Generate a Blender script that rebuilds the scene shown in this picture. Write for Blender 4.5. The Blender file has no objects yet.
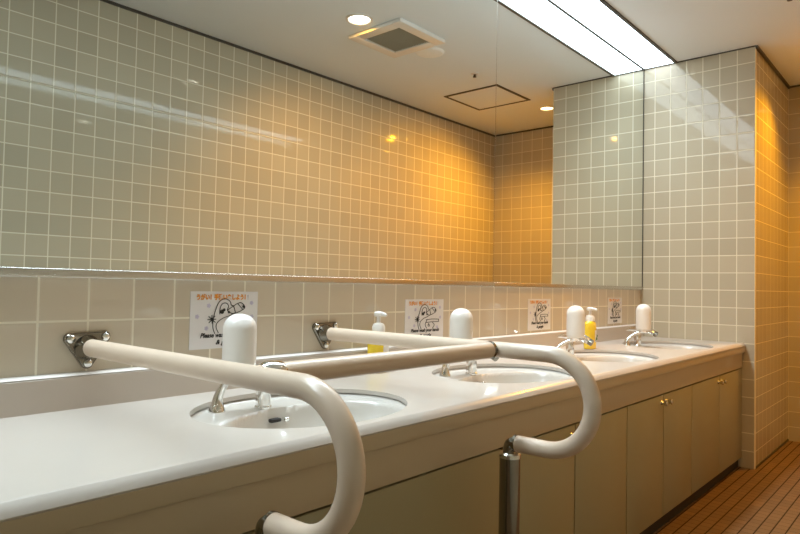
import bpy, bmesh, math, random
from mathutils import Vector, Matrix
random.seed(4)
S = bpy.context.scene
COL = S.collection
PI = math.pi

# ------------------------------------------------------------------ camera, world, exposure
def make_camera():
    cd = bpy.data.cameras.new('camera'); co = bpy.data.objects.new('camera', cd); COL.objects.link(co)
    yaw, pit, rol = math.radians(41.205), math.radians(1.703), math.radians(1.09)
    fw = Vector((math.cos(yaw)*math.cos(pit), math.sin(yaw)*math.cos(pit), math.sin(pit)))
    r = Vector((math.sin(yaw), -math.cos(yaw), 0)); u = r.cross(fw)
    R = r*math.cos(rol)+u*math.sin(rol); U = -r*math.sin(rol)+u*math.cos(rol)
    m = Matrix((R, U, -fw)).transposed().to_4x4()
    m.translation = Vector((-3.996, -1.4756, 0.9841))
    co.matrix_world = m
    cd.sensor_fit = 'HORIZONTAL'; cd.sensor_width = 36; cd.lens = 634.76*36/800
    cd.clip_start = .02
    S.camera = co
make_camera()
S.view_settings.view_transform = 'Standard'
S.view_settings.look = 'None'
S.view_settings.gamma = 1
S.view_settings.use_curve_mapping = False
S.view_settings.exposure = 0.0
W = bpy.data.worlds.new('world'); S.world = W; W.use_nodes = True
W.node_tree.nodes['Background'].inputs[0].default_value = (1, .9, .75, 1)
W.node_tree.nodes['Background'].inputs[1].default_value = 0.05
FIX_COL, FIX_POW, FIX_W = (.85, 1.0, 1.10), 4.2, 37.0        # long ceiling lamp over the mirror
WARM_COL = (1.0, .43, .008)                     # incandescent downlight by the passage
WARM_W = 118
MID_COL, MID_W = (1.0, .48, .05), 42           # downlight by the vent

# ------------------------------------------------------------------ materials
def mat(name, col, rough=.5, metal=0, coat=0, spec=.5, emit=None, es=0, noise=None):
    m = bpy.data.materials.new(name); m.use_nodes = True
    nt = m.node_tree; b = nt.nodes['Principled BSDF']
    b.inputs['Base Color'].default_value = (*col, 1)
    b.inputs['Roughness'].default_value = rough
    b.inputs['Metallic'].default_value = metal
    b.inputs['Coat Weight'].default_value = coat
    b.inputs['Coat Roughness'].default_value = .08
    b.inputs['Specular IOR Level'].default_value = spec
    if emit:
        b.inputs['Emission Color'].default_value = (*emit, 1); b.inputs['Emission Strength'].default_value = es
    sc, amt = noise if noise else (30, .04)
    tc = nt.nodes.new('ShaderNodeTexCoord'); n = nt.nodes.new('ShaderNodeTexNoise')
    n.inputs['Scale'].default_value = sc; n.inputs['Detail'].default_value = 4
    nt.links.new(tc.outputs['Object'], n.inputs['Vector'])
    mx = nt.nodes.new('ShaderNodeMix'); mx.data_type = 'RGBA'
    mx.inputs[6].default_value = (*[c*(1-amt) for c in col], 1)
    mx.inputs[7].default_value = (*[min(1, c*(1+amt)) for c in col], 1)
    nt.links.new(n.outputs['Fac'], mx.inputs[0]); nt.links.new(mx.outputs[2], b.inputs['Base Color'])
    return m

def tile_mat(name, au, pu, ou, av, pv, ov, col, grout, gw=.004, rough=.5, var=.05, tilt=.0002, gv=None, coat=1.0, bump=.3):
    m = bpy.data.materials.new(name); m.use_nodes = True
    nt = m.node_tree; N = nt.nodes; L = nt.links; b = N['Principled BSDF']
    tc = N.new('ShaderNodeTexCoord'); sp = N.new('ShaderNodeSeparateXYZ'); L.new(tc.outputs['Object'], sp.inputs[0])
    def M(op, a, b_=None, c=None):
        n = N.new('ShaderNodeMath'); n.operation = op
        for i, v in enumerate((a, b_, c)):
            if v is None: continue
            if isinstance(v, (int, float)): n.inputs[i].default_value = v
            else: L.new(v, n.inputs[i])
        return n.outputs[0]
    def axis(a, p, o):
        s = M('DIVIDE', M('SUBTRACT', sp.outputs[a], o), p)
        f = M('SUBTRACT', s, M('FLOOR', s))
        d = M('MULTIPLY', M('MINIMUM', f, M('SUBTRACT', 1.0, f)), p)
        return M('FLOOR', s), f, d
    iu, fu, du = axis(au, pu, ou); iv, fv, dv = axis(av, pv, ov)
    def ss(d, a, b_):
        n = N.new('ShaderNodeMapRange'); n.interpolation_type = 'SMOOTHSTEP'
        L.new(d, n.inputs['Value']); n.inputs['From Min'].default_value = a; n.inputs['From Max'].default_value = b_
        return n.outputs[0]
    g2 = gv if gv is not None else gw
    mask = M('MINIMUM', ss(du, gw*.35, gw*.6), ss(dv, g2*.35, g2*.6))
    pil = M('MINIMUM', ss(du, gw*.3, gw*1.4), ss(dv, g2*.3, g2*1.4))
    cv = N.new('ShaderNodeCombineXYZ'); L.new(iu, cv.inputs[0]); L.new(iv, cv.inputs[1])
    wn = N.new('ShaderNodeTexWhiteNoise'); wn.noise_dimensions = '3D'; L.new(cv.outputs[0], wn.inputs['Vector'])
    sc = N.new('ShaderNodeSeparateColor'); L.new(wn.outputs['Color'], sc.inputs[0])
    tl = M('ADD', M('MULTIPLY', M('SUBTRACT', sc.outputs[0], .5), fu), M('MULTIPLY', M('SUBTRACT', sc.outputs[1], .5), fv))
    no = N.new('ShaderNodeTexNoise'); no.inputs['Scale'].default_value = 14; L.new(tc.outputs['Object'], no.inputs['Vector'])
    h = M('ADD', M('MULTIPLY', pil, .0008), M('ADD', M('MULTIPLY', tl, tilt), M('MULTIPLY', no.outputs['Fac'], .0003)))
    bp = N.new('ShaderNodeBump'); bp.inputs['Strength'].default_value = bump; bp.inputs['Distance'].default_value = 1
    L.new(h, bp.inputs['Height']); L.new(bp.outputs[0], b.inputs['Normal']); L.new(bp.outputs[0], b.inputs['Coat Normal'])
    v = M('ADD', 1-var, M('MULTIPLY', sc.outputs[2], 2*var))
    tcn = N.new('ShaderNodeMix'); tcn.data_type = 'RGBA'; tcn.blend_type = 'MULTIPLY'; tcn.inputs[0].default_value = 1
    tcn.inputs[6].default_value = (*col, 1)
    cg = N.new('ShaderNodeCombineColor'); [L.new(v, cg.inputs[i]) for i in range(3)]
    L.new(cg.outputs[0], tcn.inputs[7])
    mx = N.new('ShaderNodeMix'); mx.data_type = 'RGBA'; L.new(mask, mx.inputs[0])
    mx.inputs[6].default_value = (*grout, 1); L.new(tcn.outputs[2], mx.inputs[7]); L.new(mx.outputs[2], b.inputs['Base Color'])
    L.new(M('ADD', rough, M('MULTIPLY', M('SUBTRACT', 1.0, mask), .5)), b.inputs['Roughness'])
    b.inputs['Specular IOR Level'].default_value = .12; L.new(M('MULTIPLY', mask, coat), b.inputs['Coat Weight']); b.inputs['Coat Roughness'].default_value = .05
    return m

TILE = (.50, .438, .318); GROUT = (.78, .73, .58)
TW, TP = .0931, .1
m_end = tile_mat('end_wall_tiles', 1, TW, -.6276, 2, TP, .095, TILE, GROUT, .005)
m_pside = tile_mat('passage_side_tiles', 0, TP, .0, 2, TP, .095, TILE, GROUT, .004)
m_far = tile_mat('far_wall_tiles', 1, TP, -.6276, 2, TP, .095, TILE, GROUT, .004)
m_opp = tile_mat('opposite_wall_tiles', 0, .0981, -3.0466, 2, TP, .09, TILE, GROUT, .005)
m_mir = tile_mat('splash_wall_tiles', 0, .1056, -3.4779, 2, .1215, .8916, (.64, .555, .43), (.86, .80, .66), .005)
m_left = tile_mat('left_wall_tiles', 1, TP, 0, 2, TP, .095, TILE, GROUT, .004)
m_floor = tile_mat('floor_mosaic', 0, .0485, 0, 1, .0485, -.752, (.175, .10, .045), (.03, .017, .010), .0022, .35, .12, .0003, .0055, .15, .3)
m_ceil = mat('ceiling_paint', (.80, .85, .87), .8, noise=(3, .02))
m_trim = mat('dark_trim', (.06, .05, .035), .5)
m_steel = mat('brushed_steel', (.62, .61, .58), .25, 1)
m_chrome = mat('chrome', (.82, .81, .78), .07, 1)
m_dchrome = mat('post_chrome', (.27, .25, .21), .15, 1)  # chrome's reflection of dark surroundings is put into the base colour
m_mirror = mat('mirror_silver', (.88, .92, .90), 0.0, 1, noise=(1, .0))
m_count = mat('marbled_counter', (.54, .49, .43), .3, coat=.3, noise=(5, .05))
m_basin = mat('basin_ceramic', (.60, .56, .50), .3, coat=.2, noise=(3, .01))
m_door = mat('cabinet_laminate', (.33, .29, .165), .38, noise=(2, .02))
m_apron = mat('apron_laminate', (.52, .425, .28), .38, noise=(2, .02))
m_upst = mat('upstand_laminate', (.56, .485, .41), .4, noise=(4, .03))
m_dark = mat('dark_gap', (.02, .014, .01), .6)
m_rail = mat('rail_resin', (.69, .55, .42), .32, coat=.15, noise=(4, .01))
m_white = mat('white_plastic', (.80, .76, .70), .28, coat=.2, noise=(4, .01))
m_yellow = mat('yellow_soap', (.85, .60, .04), .2, coat=.4, noise=(4, .02))
m_green = mat('leaf_green', (.05, .12, .03), .5)
m_paper = mat('paper', (.80, .78, .78), .5, noise=(20, .02))
m_orange = mat('orange_ink', (.85, .32, .02), .6)
m_black = mat('black_ink', (.02, .02, .02), .6)
m_blue = mat('grey_ink', (.25, .27, .36), .6)
m_lav = mat('lavender_ink', (.62, .58, .72), .6)
m_fix = mat('lamp_diffuser', (.9, .9, .9), .4, emit=FIX_COL, es=FIX_POW)
m_warm = mat('warm_lamp_face', (.9, .8, .6), .4, emit=(1, .72, .35), es=9)
m_mid = mat('downlight_face', (.9, .9, .8), .4, emit=(1, .90, .75), es=9)
m_vent = mat('vent_mesh', (.36, .34, .26), .7)
m_grey = mat('cover_grey', (.92, .92, .88), .6)

# ------------------------------------------------------------------ mesh helpers
def NB(): return bmesh.new()
def box(bm, a, b, bev=0):
    x0, y0, z0 = a; x1, y1, z1 = b
    r = bmesh.ops.create_cube(bm, size=1)['verts']
    for v in r:
        v.co = Vector(((x0+x1)/2+v.co.x*(x1-x0), (y0+y1)/2+v.co.y*(y1-y0), (z0+z1)/2+v.co.z*(z1-z0)))
    if bev:
        es = list({e for v in r for e in v.link_edges})
        bmesh.ops.bevel(bm, geom=es, offset=bev, segments=3, profile=.5, affect='EDGES')
def tube(bm, pts, rad, seg=24, cap=True):
    pts = [Vector(p) for p in pts]; n = len(pts)
    rads = rad if isinstance(rad, (list, tuple)) else [rad]*n
    t0 = (pts[1]-pts[0]).normalized()
    ref = Vector((1, 0, 0)) if abs(t0.x) < .8 else Vector((0, 0, 1))
    nrm = (ref - t0*ref.dot(t0)).normalized(); rings = []
    for i, p in enumerate(pts):
        t = ((pts[min(i+1, n-1)]-p).normalized()+(p-pts[max(i-1, 0)]).normalized())
        t = t.normalized() if t.length > 1e-9 else t0
        nrm = (nrm-t*nrm.dot(t)).normalized(); bn = t.cross(nrm)
        rings.append([bm.verts.new(p+(nrm*math.cos(2*PI*k/seg)+bn*math.sin(2*PI*k/seg))*rads[i]) for k in range(seg)])
    for a, b in zip(rings, rings[1:]):
        for k in range(seg):
            bm.faces.new((a[k], a[(k+1) % seg], b[(k+1) % seg], b[k]))
    if cap:
        bm.faces.new(rings[0][::-1]); bm.faces.new(rings[-1])
def lathe(bm, prof, c=(0, 0), seg=40, sx=1, sy=1):
    rings = []
    for r, z in prof:
        if r < 1e-6: rings.append([bm.verts.new((c[0], c[1], z))])
        else: rings.append([bm.verts.new((c[0]+sx*r*math.cos(2*PI*k/seg), c[1]+sy*r*math.sin(2*PI*k/seg), z)) for k in range(seg)])
    for a, b in zip(rings, rings[1:]):
        for k in range(seg):
            k2 = (k+1) % seg
            if len(a) == 1 and len(b) == 1: continue
            if len(a) == 1: bm.faces.new((a[0], b[k2], b[k]))
            elif len(b) == 1: bm.faces.new((a[k], a[k2], b[0]))
            else: bm.faces.new((a[k], a[k2], b[k2], b[k]))
    for rg, rev in ((rings[0], True), (rings[-1], False)):
        if len(rg) > 2: bm.faces.new(rg[::-1] if rev else rg)
def spline(pts, n=8):
    P = [Vector(p) for p in pts]; out = []
    for i in range(len(P)-1):
        p0, p1, p2, p3 = P[max(i-1, 0)], P[i], P[i+1], P[min(i+2, len(P)-1)]
        for k in range(n):
            t = k/n
            out.append(.5*((2*p1)+(p2-p0)*t+(2*p0-5*p1+4*p2-p3)*t*t+(3*p1-p0-3*p2+p3)*t**3))
    out.append(P[-1]); return out
def obj(name, bm, m, parent=None, smooth=True, ang=.6, loc=None):
    bmesh.ops.recalc_face_normals(bm, faces=bm.faces)
    me = bpy.data.meshes.new(name); bm.to_mesh(me); bm.free()
    me.materials.append(m)
    o = bpy.data.objects.new(name, me); COL.objects.link(o)
    if smooth:
        me.polygons.foreach_set('use_smooth', [True]*len(me.polygons))
        try: me.set_sharp_from_angle(angle=ang)
        except Exception: pass
    if parent: o.parent = parent
    if loc: o.location = loc
    return o
def tag(o, label, cat, group=None):
    o['label'] = label; o['category'] = cat; o['kind'] = 'thing'
    if group: o['group'] = group
    return o
def thing(name, loc, label, cat, group=None):
    o = bpy.data.objects.new(name, None); COL.objects.link(o); o.location = loc; o.empty_display_size = .05
    return tag(o, label, cat, group)
def struct(name, bm, m, label=None):
    o = obj(name, bm, m, smooth=False); o['kind'] = 'structure'
    if label: o['label'] = label
    return o
def quad_box(name, a, b, m, label): bm = NB(); box(bm, a, b); return struct(name, bm, m, label)

# ------------------------------------------------------------------ room
H = 2.387; XL = -5.3; XF = .9426; YP = -.6276; YB = -1.7174; YW = .012
quad_box('floor', (XL-.1, YB-.1, -.1), (XF+.1, .2, 0), m_floor, 'brown mosaic tiled floor with dark lengthwise joints')
quad_box('ceiling', (XL-.1, YB-.1, H), (XF+.1, .2, H+.1), m_ceil, 'off white painted ceiling')
quad_box('wall_back', (XL-.1, YW, 0), (0, .2, H), m_mir, 'beige tiled wall behind the mirrors and counter')
quad_box('wall_right', (0, YP, 0), (.03, .2, H), m_end, 'grey beige tiled end wall at the far end of the counter')
quad_box('wall_passage', (.03, YP, 0), (XF, YP+.04, H), m_pside, 'orange lit tiled side of the jutting end wall')
quad_box('wall_far', (XF, YB-.1, 0), (XF+.1, .2, H), m_far, 'orange lit tiled far wall at the right edge')
quad_box('wall_front', (XL-.1, YB-.1, 0), (XF, YB, H), m_opp, 'tiled opposite wall seen in the mirrors')
quad_box('wall_left', (XL-.1, YB, 0), (XL, YW, H), m_left, 'tiled wall behind the left end of the counter')
def trim(n, a, b, lab): quad_box('trim_%d' % n, a, b, m_trim, lab)
trim(1, (-.004, YP-.004, H-.007), (0, -.2, H), 'dark shadow gap over the grey end wall')
trim(2, (0, YP-.012, H-.016), (XF, YP, H), 'dark brown trim over the orange passage side')
trim(3, (XF-.008, YB, H-.012), (XF, YP-.012, H), 'dark trim over the far wall')
trim(4, (XL, YB, H-.014), (XF-.008, YB+.008, H), 'dark trim over the opposite wall')
trim(5, (.03, YP-.004, 0), (XF, YP, .012), 'dark joint at the foot of the passage side')

# ------------------------------------------------------------------ mirrors
def mirror(x0, x1, label):
    t = thing('wall_mirror', ((x0+x1)/2, 0, 1.0), label, 'mirror', 'large mirrors over the counter')
    w = (x1-x0)/2; bm = NB(); box(bm, (-w+.0007, 0, .008), (w-.0007, .012, H-1.001)); obj('mirror_glass', bm, m_mirror, t, False)
    bm = NB(); box(bm, (-w, -.006, -.012), (w, .012, .0075), .0015); obj('bottom_channel', bm, m_steel, t)
    return t
mA = mirror(-5.29, -1.708, 'larger left wall mirror running from the left edge to the thin vertical seam')
mB = mirror(-1.708, -.004, 'smaller right wall mirror between the vertical seam and the grey end wall')
bm = NB(); box(bm, (1.7898, -.0006, .008), (1.7922, .012, H-1.001)); obj('seam_strip', bm, m_steel, mA, False)
bm = NB(); box(bm, (.849, -.0025, 0), (.852, .012, H-1.001)); obj('edge_strip', bm, m_trim, mB, False)

# ------------------------------------------------------------------ long lamp over the mirror
t = thing('ceiling_lamp', (-2.5, -.1, H), 'long bright white lamp panel along the ceiling above the mirrors', 'lamp')
bm = NB(); box(bm, (-2.4, -.088, -.004), (2.492, .094, 0)); obj('lamp_diffuser', bm, m_fix, t, False)
bm = NB()
box(bm, (-2.412, -.103, -.010), (2.498, -.088, 0)); box(bm, (2.492, -.088, -.009), (2.498, .097, 0)); box(bm, (-2.412, -.088, -.009), (-2.4, .097, 0)); box(bm, (-2.4, .094, -.009), (2.492, .0985, 0))
obj('lamp_frame', bm, m_trim, t, False)
al = bpy.data.lights.new('lamp_glow', 'AREA'); al.shape = 'RECTANGLE'; al.size = 4.6; al.size_y = .175; al.energy = FIX_W; al.color = FIX_COL; al.spread = math.radians(120)
ao = bpy.data.objects.new('lamp_glow', al); COL.objects.link(ao); ao.parent = t; ao.location = (-.09, .003, -.005)

# ------------------------------------------------------------------ ceiling fittings
def downlight(x, y, r, fm, col, watt, label, ang=120, blend=.9, aim=(0, 0, -1)):
    t = thing('downlight', (x, y, H), label, 'lamp', 'round downlights in the ceiling')
    bm = NB(); lathe(bm, [(r+.012, 0), (r+.012, -.004), (r, -.008), (r-.004, -.004), (r-.004, 0)]); obj('trim_ring', bm, m_white, t)
    bm = NB(); lathe(bm, [(0, -.002), (r-.005, -.002), (r-.005, 0), (0, 0)]); obj('lamp_face', bm, fm, t)
    l = bpy.data.lights.new('downlight_beam', 'SPOT'); l.energy = watt; l.color = col; l.spot_size = math.radians(ang); l.spot_blend = blend
    l.shadow_soft_size = .012
    o = bpy.data.objects.new('downlight_beam', l); COL.objects.link(o); o.parent = t; o.location = (0, 0, -.012); o.rotation_euler = Vector(aim).to_track_quat('-Z', 'Y').to_euler()
downlight(.42, -.906, .05, m_warm, WARM_COL, WARM_W, 'round orange glowing downlight near the end of the reflected ceiling, beyond the square hatch', 140, .9, (-.28, -.3, -1))
downlight(-1.665, -.883, .06, m_mid, MID_COL, MID_W, 'round white glowing downlight beside the square vent in the reflected ceiling', 140, .9, (.4, -.3, -1))

t = thing('ceiling_vent', (-1.352, -.894, H), 'square white framed vent with dark mesh in the reflected ceiling', 'vent')
bm = NB()
o_, i_ = .195, .13
for a, b in (((-o_, -o_), (o_, -i_)), ((-o_, i_), (o_, o_)), ((-o_, -i_), (-i_, i_)), ((i_, -i_), (o_, i_))):
    box(bm, (a[0], a[1], -.02), (b[0], b[1], 0), .003)
obj('vent_frame', bm, m_white, t)
bm = NB(); box(bm, (-i_, -i_, -.010), (i_, i_, -.002))
for k in range(22):
    y = -i_+.006+k*.0119; box(bm, (-i_, y, -.014), (i_, y+.004, -.010))
obj('vent_mesh', bm, m_vent, t, False)
t = thing('ceiling_cover', (-1.065, -.886, H), 'round pale disc cover beside the square vent in the reflected ceiling', 'ceiling cover')
bm = NB(); lathe(bm, [(0, -.012), (.07, -.011), (.082, -.007), (.088, 0), (0, 0)]); obj('cover_disc', bm, m_grey, t)
t = thing('access_hatch', (-.08, -1.125, H), 'square ceiling hatch outlined by a dark frame, crossed by the mirror seam', 'hatch')
bm = NB()
o_, i_ = .230, .210
for a, b in (((-o_, -o_), (o_, -i_)), ((-o_, i_), (o_, o_)), ((-o_, -i_), (-i_, i_)), ((i_, -i_), (o_, i_))):
    box(bm, (a[0], a[1], -.005), (b[0], b[1], 0))
obj('hatch_frame', bm, m_trim, t, False)
bm = NB(); box(bm, (-i_, -i_, -.003), (i_, i_, 0)); obj('hatch_panel', bm, m_ceil, t, False)
t = thing('sprinkler_head', (-.58, -.895, H), 'tiny dark ceiling sprinkler between the round cover and the hatch', 'sprinkler')
bm = NB(); lathe(bm, [(.024, 0), (.024, -.003), (.012, -.007), (.010, -.007), (.010, 0)]); obj('escutcheon', bm, m_white, t)
bm = NB(); lathe(bm, [(.009, -.003), (.007, -.018), (.012, -.020), (.012, -.023), (0, -.024)]); obj('nozzle', bm, m_trim, t)

# ------------------------------------------------------------------ counter with basin openings
ZC = .698; YF = -.5823
BA, BB, BY = .272, .218, -.318
BASX = [-3.005, -2.135, -1.318, -.503]
counter = thing('vanity_counter', (0, 0, 0), 'long off white marbled counter with four oval basin openings', 'counter')
def counter_top():
    bm = NB(); y0, y1 = -.556, 0.0
    nseg = 96
    mids = [-3.40]+[(a+b)/2 for a, b in zip(BASX, BASX[1:])]+[0]
    bm.faces.new([bm.verts.new(p) for p in ((-5.29, y0, ZC), (mids[0], y0, ZC), (mids[0], y1, ZC), (-5.29, y1, ZC))])
    for c, xa, xb in zip(BASX, mids, mids[1:]):
        inner, lip, outer = [], [], []
        angs = [2*PI*k/nseg for k in range(nseg)]
        for a in angs:
            ca, sa = math.cos(a), math.sin(a)
            inner.append(bm.verts.new((c+BA*ca, BY+BB*sa, ZC)))
            lip.append(bm.verts.new((c+(BA-.0005)*ca, BY+(BB-.0005)*sa, ZC-.011)))
            hx = (xb-c) if ca > 0 else (c-xa); hy = (y1-BY) if sa > 0 else (BY-y0)
            s = 1/max(abs(ca)/hx, abs(sa)/hy, 1e-9)
            outer.append(Vector((c+s*ca, BY+s*sa, ZC)))
        # snap the nearest outer point to each rectangle corner
        for cx, cy in ((xb, y1), (xa, y1), (xa, y0), (xb, y0)):
            j = min(range(nseg), key=lambda q: (outer[q]-Vector((cx, cy, ZC))).length); outer[j] = Vector((cx, cy, ZC))
        outer = [bm.verts.new(v) for v in outer]
        for k in range(nseg):
            k2 = (k+1) % nseg
            bm.faces.new((inner[k], outer[k], outer[k2], inner[k2])); bm.faces.new((lip[k], inner[k], inner[k2], lip[k2]))
    bmesh.ops.remove_doubles(bm, verts=bm.verts, dist=1e-5)
    return bm
def extrude_profile(bm, prof, xa, xb):
    A = [bm.verts.new((xa, y, z)) for y, z in prof]; B = [bm.verts.new((xb, y, z)) for y, z in prof]
    n = len(prof)
    for k in range(n): bm.faces.new((A[k], A[(k+1) % n], B[(k+1) % n], B[k]))
    bm.faces.new(A[::-1]); bm.faces.new(B)
obj('counter_top', counter_top(), m_count, counter, True, .4)
bm = NB()
extrude_profile(bm, [(-.556, ZC), (-.5575, ZC-.001), (-.5590, ZC-.001), (-.5605, ZC+.0025), (-.563, ZC+.0035), (-.568, ZC+.0025), (-.574, ZC-.002), (-.579, ZC-.008), (YF, ZC-.014), (YF+.0005, ZC-.017), (YF+.003, ZC-.018), (-.556, ZC-.018)], -5.29, 0)
obj('front_edge', bm, m_count, counter, True, .35)
bm = NB(); extrude_profile(bm, [(YW-.001, .66), (YW-.001, .7715), (-.004, .7715), (-.008, .768), (-.008, ZC), (-.008, .66)], -5.29, 0)
obj('upstand', bm, m_upst, counter, True, .35)
bm = NB(); extrude_profile(bm, [(YW-.001, .7715), (YW-.001, .777), (-.003, .775), (-.0075, .7715)], -5.29, 0); obj('caulk_line', bm, m_white, counter)
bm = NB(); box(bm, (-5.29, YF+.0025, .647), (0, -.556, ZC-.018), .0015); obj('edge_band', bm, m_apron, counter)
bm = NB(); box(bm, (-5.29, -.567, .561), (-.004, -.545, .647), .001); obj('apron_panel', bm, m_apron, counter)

# ------------------------------------------------------------------ basins
def basin(x, label):
    t = thing('wash_basin', (x, BY, ZC), label, 'basin', 'oval basins set into the counter')
    bm = NB(); NS, NR = 128, 56; rings = []
    ZL = -.021
    for j in range(NR):
        s = 1-j/NR; rg = []
        for k in range(NS):
            a = 2*PI*k/NS; px, py = (BA+.005)*s*math.cos(a), (BB+.005)*s*math.sin(a)
            edge = min(1, (1-s)/.07)
            z = -.0115+(ZL+.0115)*(1-(1-edge)**2)
            rho = math.hypot(px/.245, (py+.043)/.148)
            if rho < 1: z = min(z, ZL-.135*(1-rho**3.2)**.75)
            rg.append(bm.verts.new((px, py, z)))
        rings.append(rg)
    c = bm.verts.new((0, 0, ZL-.135))
    for a, b in zip(rings, rings[1:]):
        for k in range(NS): bm.faces.new((a[k], b[k], b[(k+1) % NS], a[(k+1) % NS]))
    for k in range(NS): bm.faces.new((rings[-1][k], c, rings[-1][(k+1) % NS]))
    obj('basin_bowl', bm, m_basin, t, True, 1.2)
    bm = NB(); lathe(bm, [(0, -.149), (.02, -.150), (.026, -.153), (.026, -.160), (0, -.160)], (0, -.04)); obj('drain', bm, m_chrome, t)
    bm = NB(); box(bm, (-.030, .0865, -.052), (.002, .105, -.043), .0035)
    obj('overflow_slot', bm, m_dark, t)
    bm = NB(); box(bm, (.010, .083, -.054), (.024, .100, -.044), .003); obj('overflow_plate', bm, m_chrome, t)
    return t
for x, lab in zip(BASX, ('nearest oval basin, under the large crossbar at the left, with dark overflow slot in view',
                         'second oval basin, beside the curved end of the farther handrail',
                         'third oval basin, in front of the yellow soap bottle',
                         'farthest oval basin, next to the grey tiled end wall')): basin(x, lab)

# ------------------------------------------------------------------ faucets and soap dispensers
ZD = ZC-.021
def faucet(x, label, dy=0):
    t = thing('faucet', (x, -.19+dy, ZD), label, 'faucet', 'chrome faucets on the basins')
    bm = NB(); lathe(bm, [(0, 0), (.021, 0), (.021, .005), (.0185, .008), (.0185, .05), (.0175, .075), (.014, .086), (0, .089)]); obj('faucet_body', bm, m_chrome, t)
    bm = NB()
    P = [(0, .062, .084), (0, .035, .092), (0, 0, .092), (0, -.035, .092), (0, -.068, .086), (0, -.094, .073)]
    R0 = [.004, .011, .019, .0195, .0175, .0145]
    sp = spline(P, 6); rr = [R0[min(i//6, 5)]*(1-(i % 6)/6)+R0[min(i//6+1, 5)]*((i % 6)/6) for i in range(len(sp))]
    tube(bm, sp, rr, 20); obj('spout', bm, m_chrome, t)
    bm = NB(); d = (Vector(P[-1])-Vector(P[-2])).normalized(); e = Vector(P[-1]); tube(bm, [e-d*.003, e+d*.012], .0150, 20); obj('aerator', bm, m_dchrome, t)
    return t
def dispenser(x, label, dx=0, dy=0):
    t = thing('soap_dispenser', (x+dx, -.155+dy, ZD), label, 'soap dispenser', 'white capsule soap dispensers')
    bm = NB(); lathe(bm, [(0, 0), (.0205, 0), (.0205, .003), (.0165, .012), (.015, .017), (0, .018)]); obj('base_flange', bm, m_chrome, t)
    bm = NB(); sp = spline([(0, 0, .014), (.003, -.001, .035), (.012-dx*.6, -.012-dy*.5, .065), (.024-dx, -.035-dy, .083)], 6)
    tube(bm, sp, [.0145-.006*min(1, i/12) for i in range(len(sp))], 20); obj('stem', bm, m_chrome, t)
    c = (.028-dx, -.045-dy)
    bm = NB(); lathe(bm, [(0, .074), (.012, .074), (.018, .080), (.022, .086), (.022, .094), (0, .095)], c, 28)
    tube(bm, spline([(c[0], c[1], .082), (c[0], c[1]-.025, .082), (c[0], c[1]-.042, .074)], 5), .006, 14)
    obj('nozzle', bm, m_chrome, t)
    r = .0395; prof = [(0, .090)]
    prof += [(r-.014+.014*math.sin(a), .104-.014*math.cos(a)) for a in [PI/2*k/6 for k in range(7)]]
    prof += [(r*math.cos(a)**.85 if k < 10 else 0, .196+.038*math.sin(a)) for k, a in [(k, PI/2*k/10) for k in range(11)]]
    bm = NB(); lathe(bm, prof, c, 40); obj('soap_container', bm, m_white, t, True, 1.3)
    return t
CAPX = [-3.11, -2.215, -1.343, -.525]
places = ('nearest', 'second nearest', 'third', 'farthest')
fl = ('nearest chrome faucet, half hidden behind the handrail and crossbar', 'chrome faucet whose short base shows under the crossbar right end',
      'chrome faucet with curved spout beside the yellow soap bottle', 'farthest chrome faucet, next to the grey tiled end wall')
dl = ('largest white capsule soap dispenser, in front of the leftmost notice', 'white capsule soap dispenser just right of the second notice',
      'white capsule soap dispenser touching the yellow soap bottle in view', 'smallest white capsule soap dispenser, nearest the end wall corner')
for i, x in enumerate(CAPX):
    far = i > 1
    faucet(x+(.05 if far else .08), fl[i], .04 if far else 0); dispenser(x-.028, dl[i], -.015 if far else 0, .028 if far else 0)

# ------------------------------------------------------------------ yellow soap bottles
def bottle(x, y, label, s=1):
    t = thing('soap_bottle', (x, y, ZC), label, 'soap bottle', 'yellow foam soap bottles')
    prof = [(0, 0), (.030, 0), (.035, .004), (.036, .02), (.036, .105), (.034, .122), (.026, .132), (.018, .135), (0, .136)]
    bm = NB(); lathe(bm, prof, seg=40, sx=1.22, sy=.72); obj('bottle_body', bm, m_yellow, t)
    bm = NB(); lathe(bm, [(0, .134), (.0215, .134), (.0215, .150), (.017, .160), (.010, .162), (.007, .164), (.007, .186), (0, .187)]); obj('collar', bm, m_white, t)
    bm = NB(); lathe(bm, [(0, .184), (.015, .184), (.017, .188), (.017, .196), (.012, .200), (0, .201)], seg=28)
    tube(bm, [(0, 0, .192), (0, -.020, .192), (0, -.034, .188)], [.008, .007, .005], 14); obj('pump_head', bm, m_white, t)
    lb = NB()
    vs = []
    for j in range(13):
        a = -PI*.52+PI*.40*j/12
        vs.append([lb.verts.new((1.015*.036*1.22*math.cos(a), 1.015*.036*.72*math.sin(a), z)) for z in (.035, .048, .062, .078, .09)])
    for a, b in zip(vs, vs[1:]):
        for k in range(4): lb.faces.new((a[k], b[k], b[k+1], a[k+1]))
    lab = obj('label', lb, m_white, t)
    lf = NB()
    for (a0, z0, a1, z1) in ((-.48, .040, -.30, .060), (-.20, .070, -.30, .055), (-.16, .045, -.33, .050)):
        p0 = Vector((.045*math.cos(a0*PI), .0275*math.sin(a0*PI), z0)); p1 = Vector((.045*math.cos(a1*PI), .0275*math.sin(a1*PI), z1)); mid = (p0+p1)/2
        mid = Vector((mid.x*1.03, mid.y*1.03, mid.z))
        tube(lf, [p0, mid, p1], [.0008, .005, .001], 8)
    obj('leaf_print', lf, m_green, lab)
    return t
bottle(-2.46, -.042, 'yellow soap bottle with white pump, behind the handrail and crossbar')
bottle(-1.075, -.146, 'yellow soap bottle with white pump, fully in view beside the third dispenser')

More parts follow.
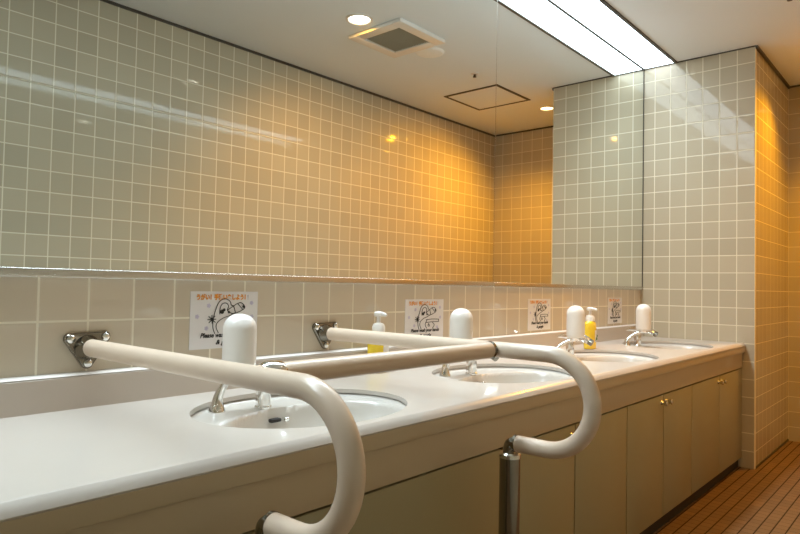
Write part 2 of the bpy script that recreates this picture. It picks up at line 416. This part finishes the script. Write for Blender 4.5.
# ------------------------------------------------------------------ notices
def text_mesh(name, s, size, m, parent, loc, width=None, shear=0, off=0, rz=0):
    c = bpy.data.curves.new(name+'_c', 'FONT'); c.body = s; c.size = size; c.align_x = 'CENTER'; c.shear = shear; c.offset = off; c.extrude = .0002; c.resolution_u = 3
    o = bpy.data.objects.new(name+'_t', c); COL.objects.link(o)
    dg = bpy.context.evaluated_depsgraph_get(); me = bpy.data.meshes.new_from_object(o.evaluated_get(dg)); bpy.data.objects.remove(o)
    xs = [v.co.x for v in me.vertices]
    if not xs: return
    k = width/(max(xs)-min(xs)) if width else 1; cx = (max(xs)+min(xs))/2
    me.transform(Matrix.Rotation(PI/2, 4, 'X') @ Matrix.Diagonal((k, 1, 1, 1)) @ Matrix.Translation((-cx, 0, 0)))
    me.materials.clear(); me.materials.append(m); me.name = name
    q = bpy.data.objects.new(name, me); COL.objects.link(q); q.parent = parent; q.location = loc
    return q
def notice(x, z, w, h, label):
    t = thing('notice_sheet', (x, YW-.0015, z), label, 'notice', 'handwashing notices on the tiles')
    bm = NB(); box(bm, (-w/2, 0, -h/2), (w/2, .0015, h/2)); obj('paper', bm, m_paper, t, False)
    text_mesh('title_text', 'うがい！手洗いをしよう！', .016, m_orange, t, (-.012, -.0006, h/2-.021), w*.72, 0, .0009)
    text_mesh('title_mark', '！', .016, m_blue, t, (w*.34, -.0006, h/2-.021))
    cz = -h/2
    text_mesh('caption_text', 'Please wash your hands', .017, m_black, t, (0.003, -.0006, cz+.030), w*.74, .3, .0006)
    text_mesh('caption_text', '& gargle', .017, m_black, t, (0.004, -.0006, cz+.011), w*.30, .3, .0006)
    def P(u, v): return ((u-316)/560*w, -.0008, -(v-270)/460*h)
    bm = NB()
    for pl in ([(232, 380), (216, 330), (218, 260), (235, 190), (262, 125), (308, 100), (350, 118), (362, 150)],
               [(262, 375), (242, 330), (252, 290), (300, 256), (348, 240), (400, 215)],
               [(270, 225), (272, 175), (290, 140), (322, 135), (340, 160), (330, 190)],
               [(330, 195), (435, 132), (480, 178), (385, 222), (330, 195)], [(420, 142), (462, 188)], [(360, 150), (385, 165), (400, 215)],
               [(330, 275), (420, 268), (520, 272)], [(520, 272), (524, 300)], [(330, 305), (420, 300), (524, 300)], [(345, 275), (320, 330), (345, 372)], [(425, 305), (455, 335), (430, 372)],
               [(372, 315), (362, 345), (384, 345), (372, 315)], [(180, 240), (235, 290)], [(232, 238), (184, 292)], [(206, 230), (210, 300)], [(172, 266), (240, 264)]):
        tube(bm, spline([P(*q) for q in pl], 4), .0011, 6)
    for u, v, r in ((288, 205, .006), (208, 265, .005), (470, 165, .004), (345, 210, .0035), (305, 190, .004)):
        tube(bm, [Vector(P(u, v))+Vector((0, .0004, 0)), Vector(P(u, v))-Vector((0, .0006, 0))], r, 12)
    obj('faucet_drawing', bm, m_black, t)
    for u, v in ((90, 240), (540, 135), (180, 155), (545, 250), (165, 335), (500, 360)):
        bm = NB()
        for k in range(5):
            a = 2*PI*k/5; c = Vector(P(u, v))+Vector((.0038*math.cos(a), 0, .0038*math.sin(a)))
            tube(bm, [c+Vector((0, .0006, 0)), c], .0024, 10)
        tube(bm, [Vector(P(u, v))+Vector((0, .0005, 0)), Vector(P(u, v))], .0024, 10)
        obj('printed_flower', bm, m_lav, t)
    return t
for x, z, w, h, lab in ((-3.012, .884, .210, .152, 'leftmost white notice with orange Japanese title, half behind the largest soap dispenser'),
                        (-2.153, .861, .226, .150, 'second white notice from the left, left of the dispenser above the crossbar'),
                        (-1.287, .861, .216, .148, 'third white notice from the left, between second and third dispensers'),
                        (-.400, .865, .200, .150, 'rightmost and smallest looking white notice, left of the farthest dispenser')): notice(x, z, w, h, lab)

# ------------------------------------------------------------------ cabinets under the counter
def cabinet(x0, x1, xm, label, group='cabinet units under the counter'):
    t = thing('base_cabinet', ((x0+x1)/2, -.55, 0), label, 'cabinet', group); X = (x0+x1)/2
    bm = NB(); box(bm, (x0-X+.001, 0, .058), (x1-X-.001, .50, .530)); obj('carcass', bm, m_dark, t, False)
    bm = NB(); box(bm, (x0-X, .004, 0), (x1-X, .022, .058)); obj('toe_kick', bm, m_dark, t, False)
    segs = [(x0, xm), (xm, x1)] if xm is not None else [(x0, x1)]
    for i, (a, b) in enumerate(segs):
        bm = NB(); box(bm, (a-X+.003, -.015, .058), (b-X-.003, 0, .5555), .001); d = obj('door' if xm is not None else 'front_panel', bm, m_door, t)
        if xm is not None:
            kx = (b-X-.028) if i == 0 else (a-X+.028)
            bm = NB(); tube(bm, [(kx, -.015, .525), (kx, -.022, .525), (kx, -.026, .525), (kx, -.038, .525), (kx, -.041, .525)], [.009, .006, .008, .011, .008], 20); obj('knob', bm, m_steel, d)
    return t
cabinet(-.909, -.006, -.456, 'two door base cabinet farthest right, against the end wall')
cabinet(-1.672, -.909, -1.285, 'two door base cabinet with paired knobs, second from the end wall')
cabinet(-2.512, -1.672, -2.096, 'two door base cabinet just right of the chrome rail post')
cabinet(-3.372, -2.530, None, 'wide plain panel unit between the two chrome rail posts')
cabinet(-5.29, -3.376, None, 'plain panel unit at the lower left, left of the nearer chrome post')

# ------------------------------------------------------------------ handrail
RX = [-3.376, -2.653]; RZ = .832; RR = .0195
rail = thing('grab_rail', (-3.0, -.62, 0), 'cream handrail frame of two curved rails joined by a crossbar with chrome posts', 'handrail')
def L(p): return (p[0]+3.0, p[1]+.62, p[2])
for x, yc in zip(RX, (-.742, -.762)):
    zc, rc = .722, .110
    pts = [(x, YW-.006, RZ)]+[(x, YW-.05-k*.66/12, RZ) for k in range(13)]
    pts += [(x, yc-rc*math.sin(a), zc+rc*math.cos(a)) for a in [PI*k/28 for k in range(29)]]
    pts += [(x, -.72, zc-rc), (x, -.680, zc-rc)]
    bm = NB(); tube(bm, [L(p) for p in pts], RR, 32); obj('rail_tube', bm, m_rail, rail)
    # wall bracket
    bm = NB(); cs = [(-.036, .020), (.040, .022), (.002, -.036)]
    ring = []
    for i, (a, b) in enumerate(cs):
        a0 = [math.radians(v) for v in ((70, 215), (-35, 110), (-145, -35))[i]]
        for k in range(9):
            g = a0[1]+(a0[0]-a0[1])*k/8 if i != 1 else a0[1]+(a0[0]-a0[1])*k/8
            ring.append((a+.013*math.cos(g), b+.013*math.sin(g)))
    # order by angle round the centre
    ring.sort(key=lambda q: math.atan2(q[1], q[0]))
    def plate(y0, y1, s0, s1):
        A = [bm.verts.new(L((x+u*s0, y0, RZ+v*s0))) for u, v in ring]; B = [bm.verts.new(L((x+u*s1, y1, RZ+v*s1))) for u, v in ring]
        n = len(ring)
        for k in range(n): bm.faces.new((A[k], A[(k+1) % n], B[(k+1) % n], B[k]))
        bm.faces.new(A[::-1]); bm.faces.new(B)
    plate(YW, YW-.007, 1, 1); plate(YW-.007, YW-.010, .97, .92)
    tube(bm, [L((x, YW-.008, RZ)), L((x, YW-.02, RZ)), L((x, YW-.034, RZ))], [.029, .024, .0205], 32)
    br = obj('wall_bracket', bm, m_dchrome, rail)
    for a, b in cs:
        bm = NB(); tube(bm, [L((x+a, YW-.009, RZ+b)), L((x+a, YW-.013, RZ+b)), L((x+a, YW-.016, RZ+b)), L((x+a, YW-.017, RZ+b))], [.0095, .009, .006, .002], 16); obj('screw', bm, m_chrome, br)
    # end elbow and post
    bm = NB(); tube(bm, [L(p) for p in ((x, -.684, zc-rc), (x, -.677, zc-rc))], .0205, 28)
    tube(bm, [L(p) for p in spline([(x, -.680, zc-rc), (x, -.670, zc-rc-.001), (x, -.662, zc-rc-.010), (x, -.660, zc-rc-.035)], 6)], .014, 24)
    obj('end_elbow', bm, m_dchrome, rail)
    bm = NB(); lathe(bm, [(.040, 0), (.040, .006), (.025, .012), (.025, .583), (.0195, .588), (0, .588)], L((x, -.664, 0))[:2], 36); po = obj('post', bm, m_dchrome, rail)
    bm = NB(); lathe(bm, [(.0265, .576), (.0265, .585), (.023, .589), (.014, .589)], L((x, -.664, 0))[:2], 36); obj('post_collar', bm, m_chrome, po)
bm = NB(); tube(bm, [L((RX[0]+.018, -.62, RZ)), L((RX[1]-.030, -.62, RZ))], RR+.0005, 32); obj('crossbar', bm, m_rail, rail)
for x, s in ((RX[0], 1), (RX[1], -1)):
    bm = NB(); tube(bm, [L((x+s*.024, -.62, RZ)), L((x+s*.034, -.62, RZ))], .0208, 32)
    tube(bm, [L((x+s*.008, -.62, RZ)), L((x+s*.017, -.62, RZ)), L((x+s*.026, -.62, RZ))], [.014, .017, .0215], 24)
    if s > 0: tube(bm, [L((x+.016, -.62, RZ)), L((x+.026, -.62, RZ)), L((x+.052, -.62, RZ)), L((x+.058, -.62, RZ))], [.019, .0235, .0235, .021], 28)
    obj('clamp_collar', bm, m_chrome if s > 0 else m_dchrome, rail)
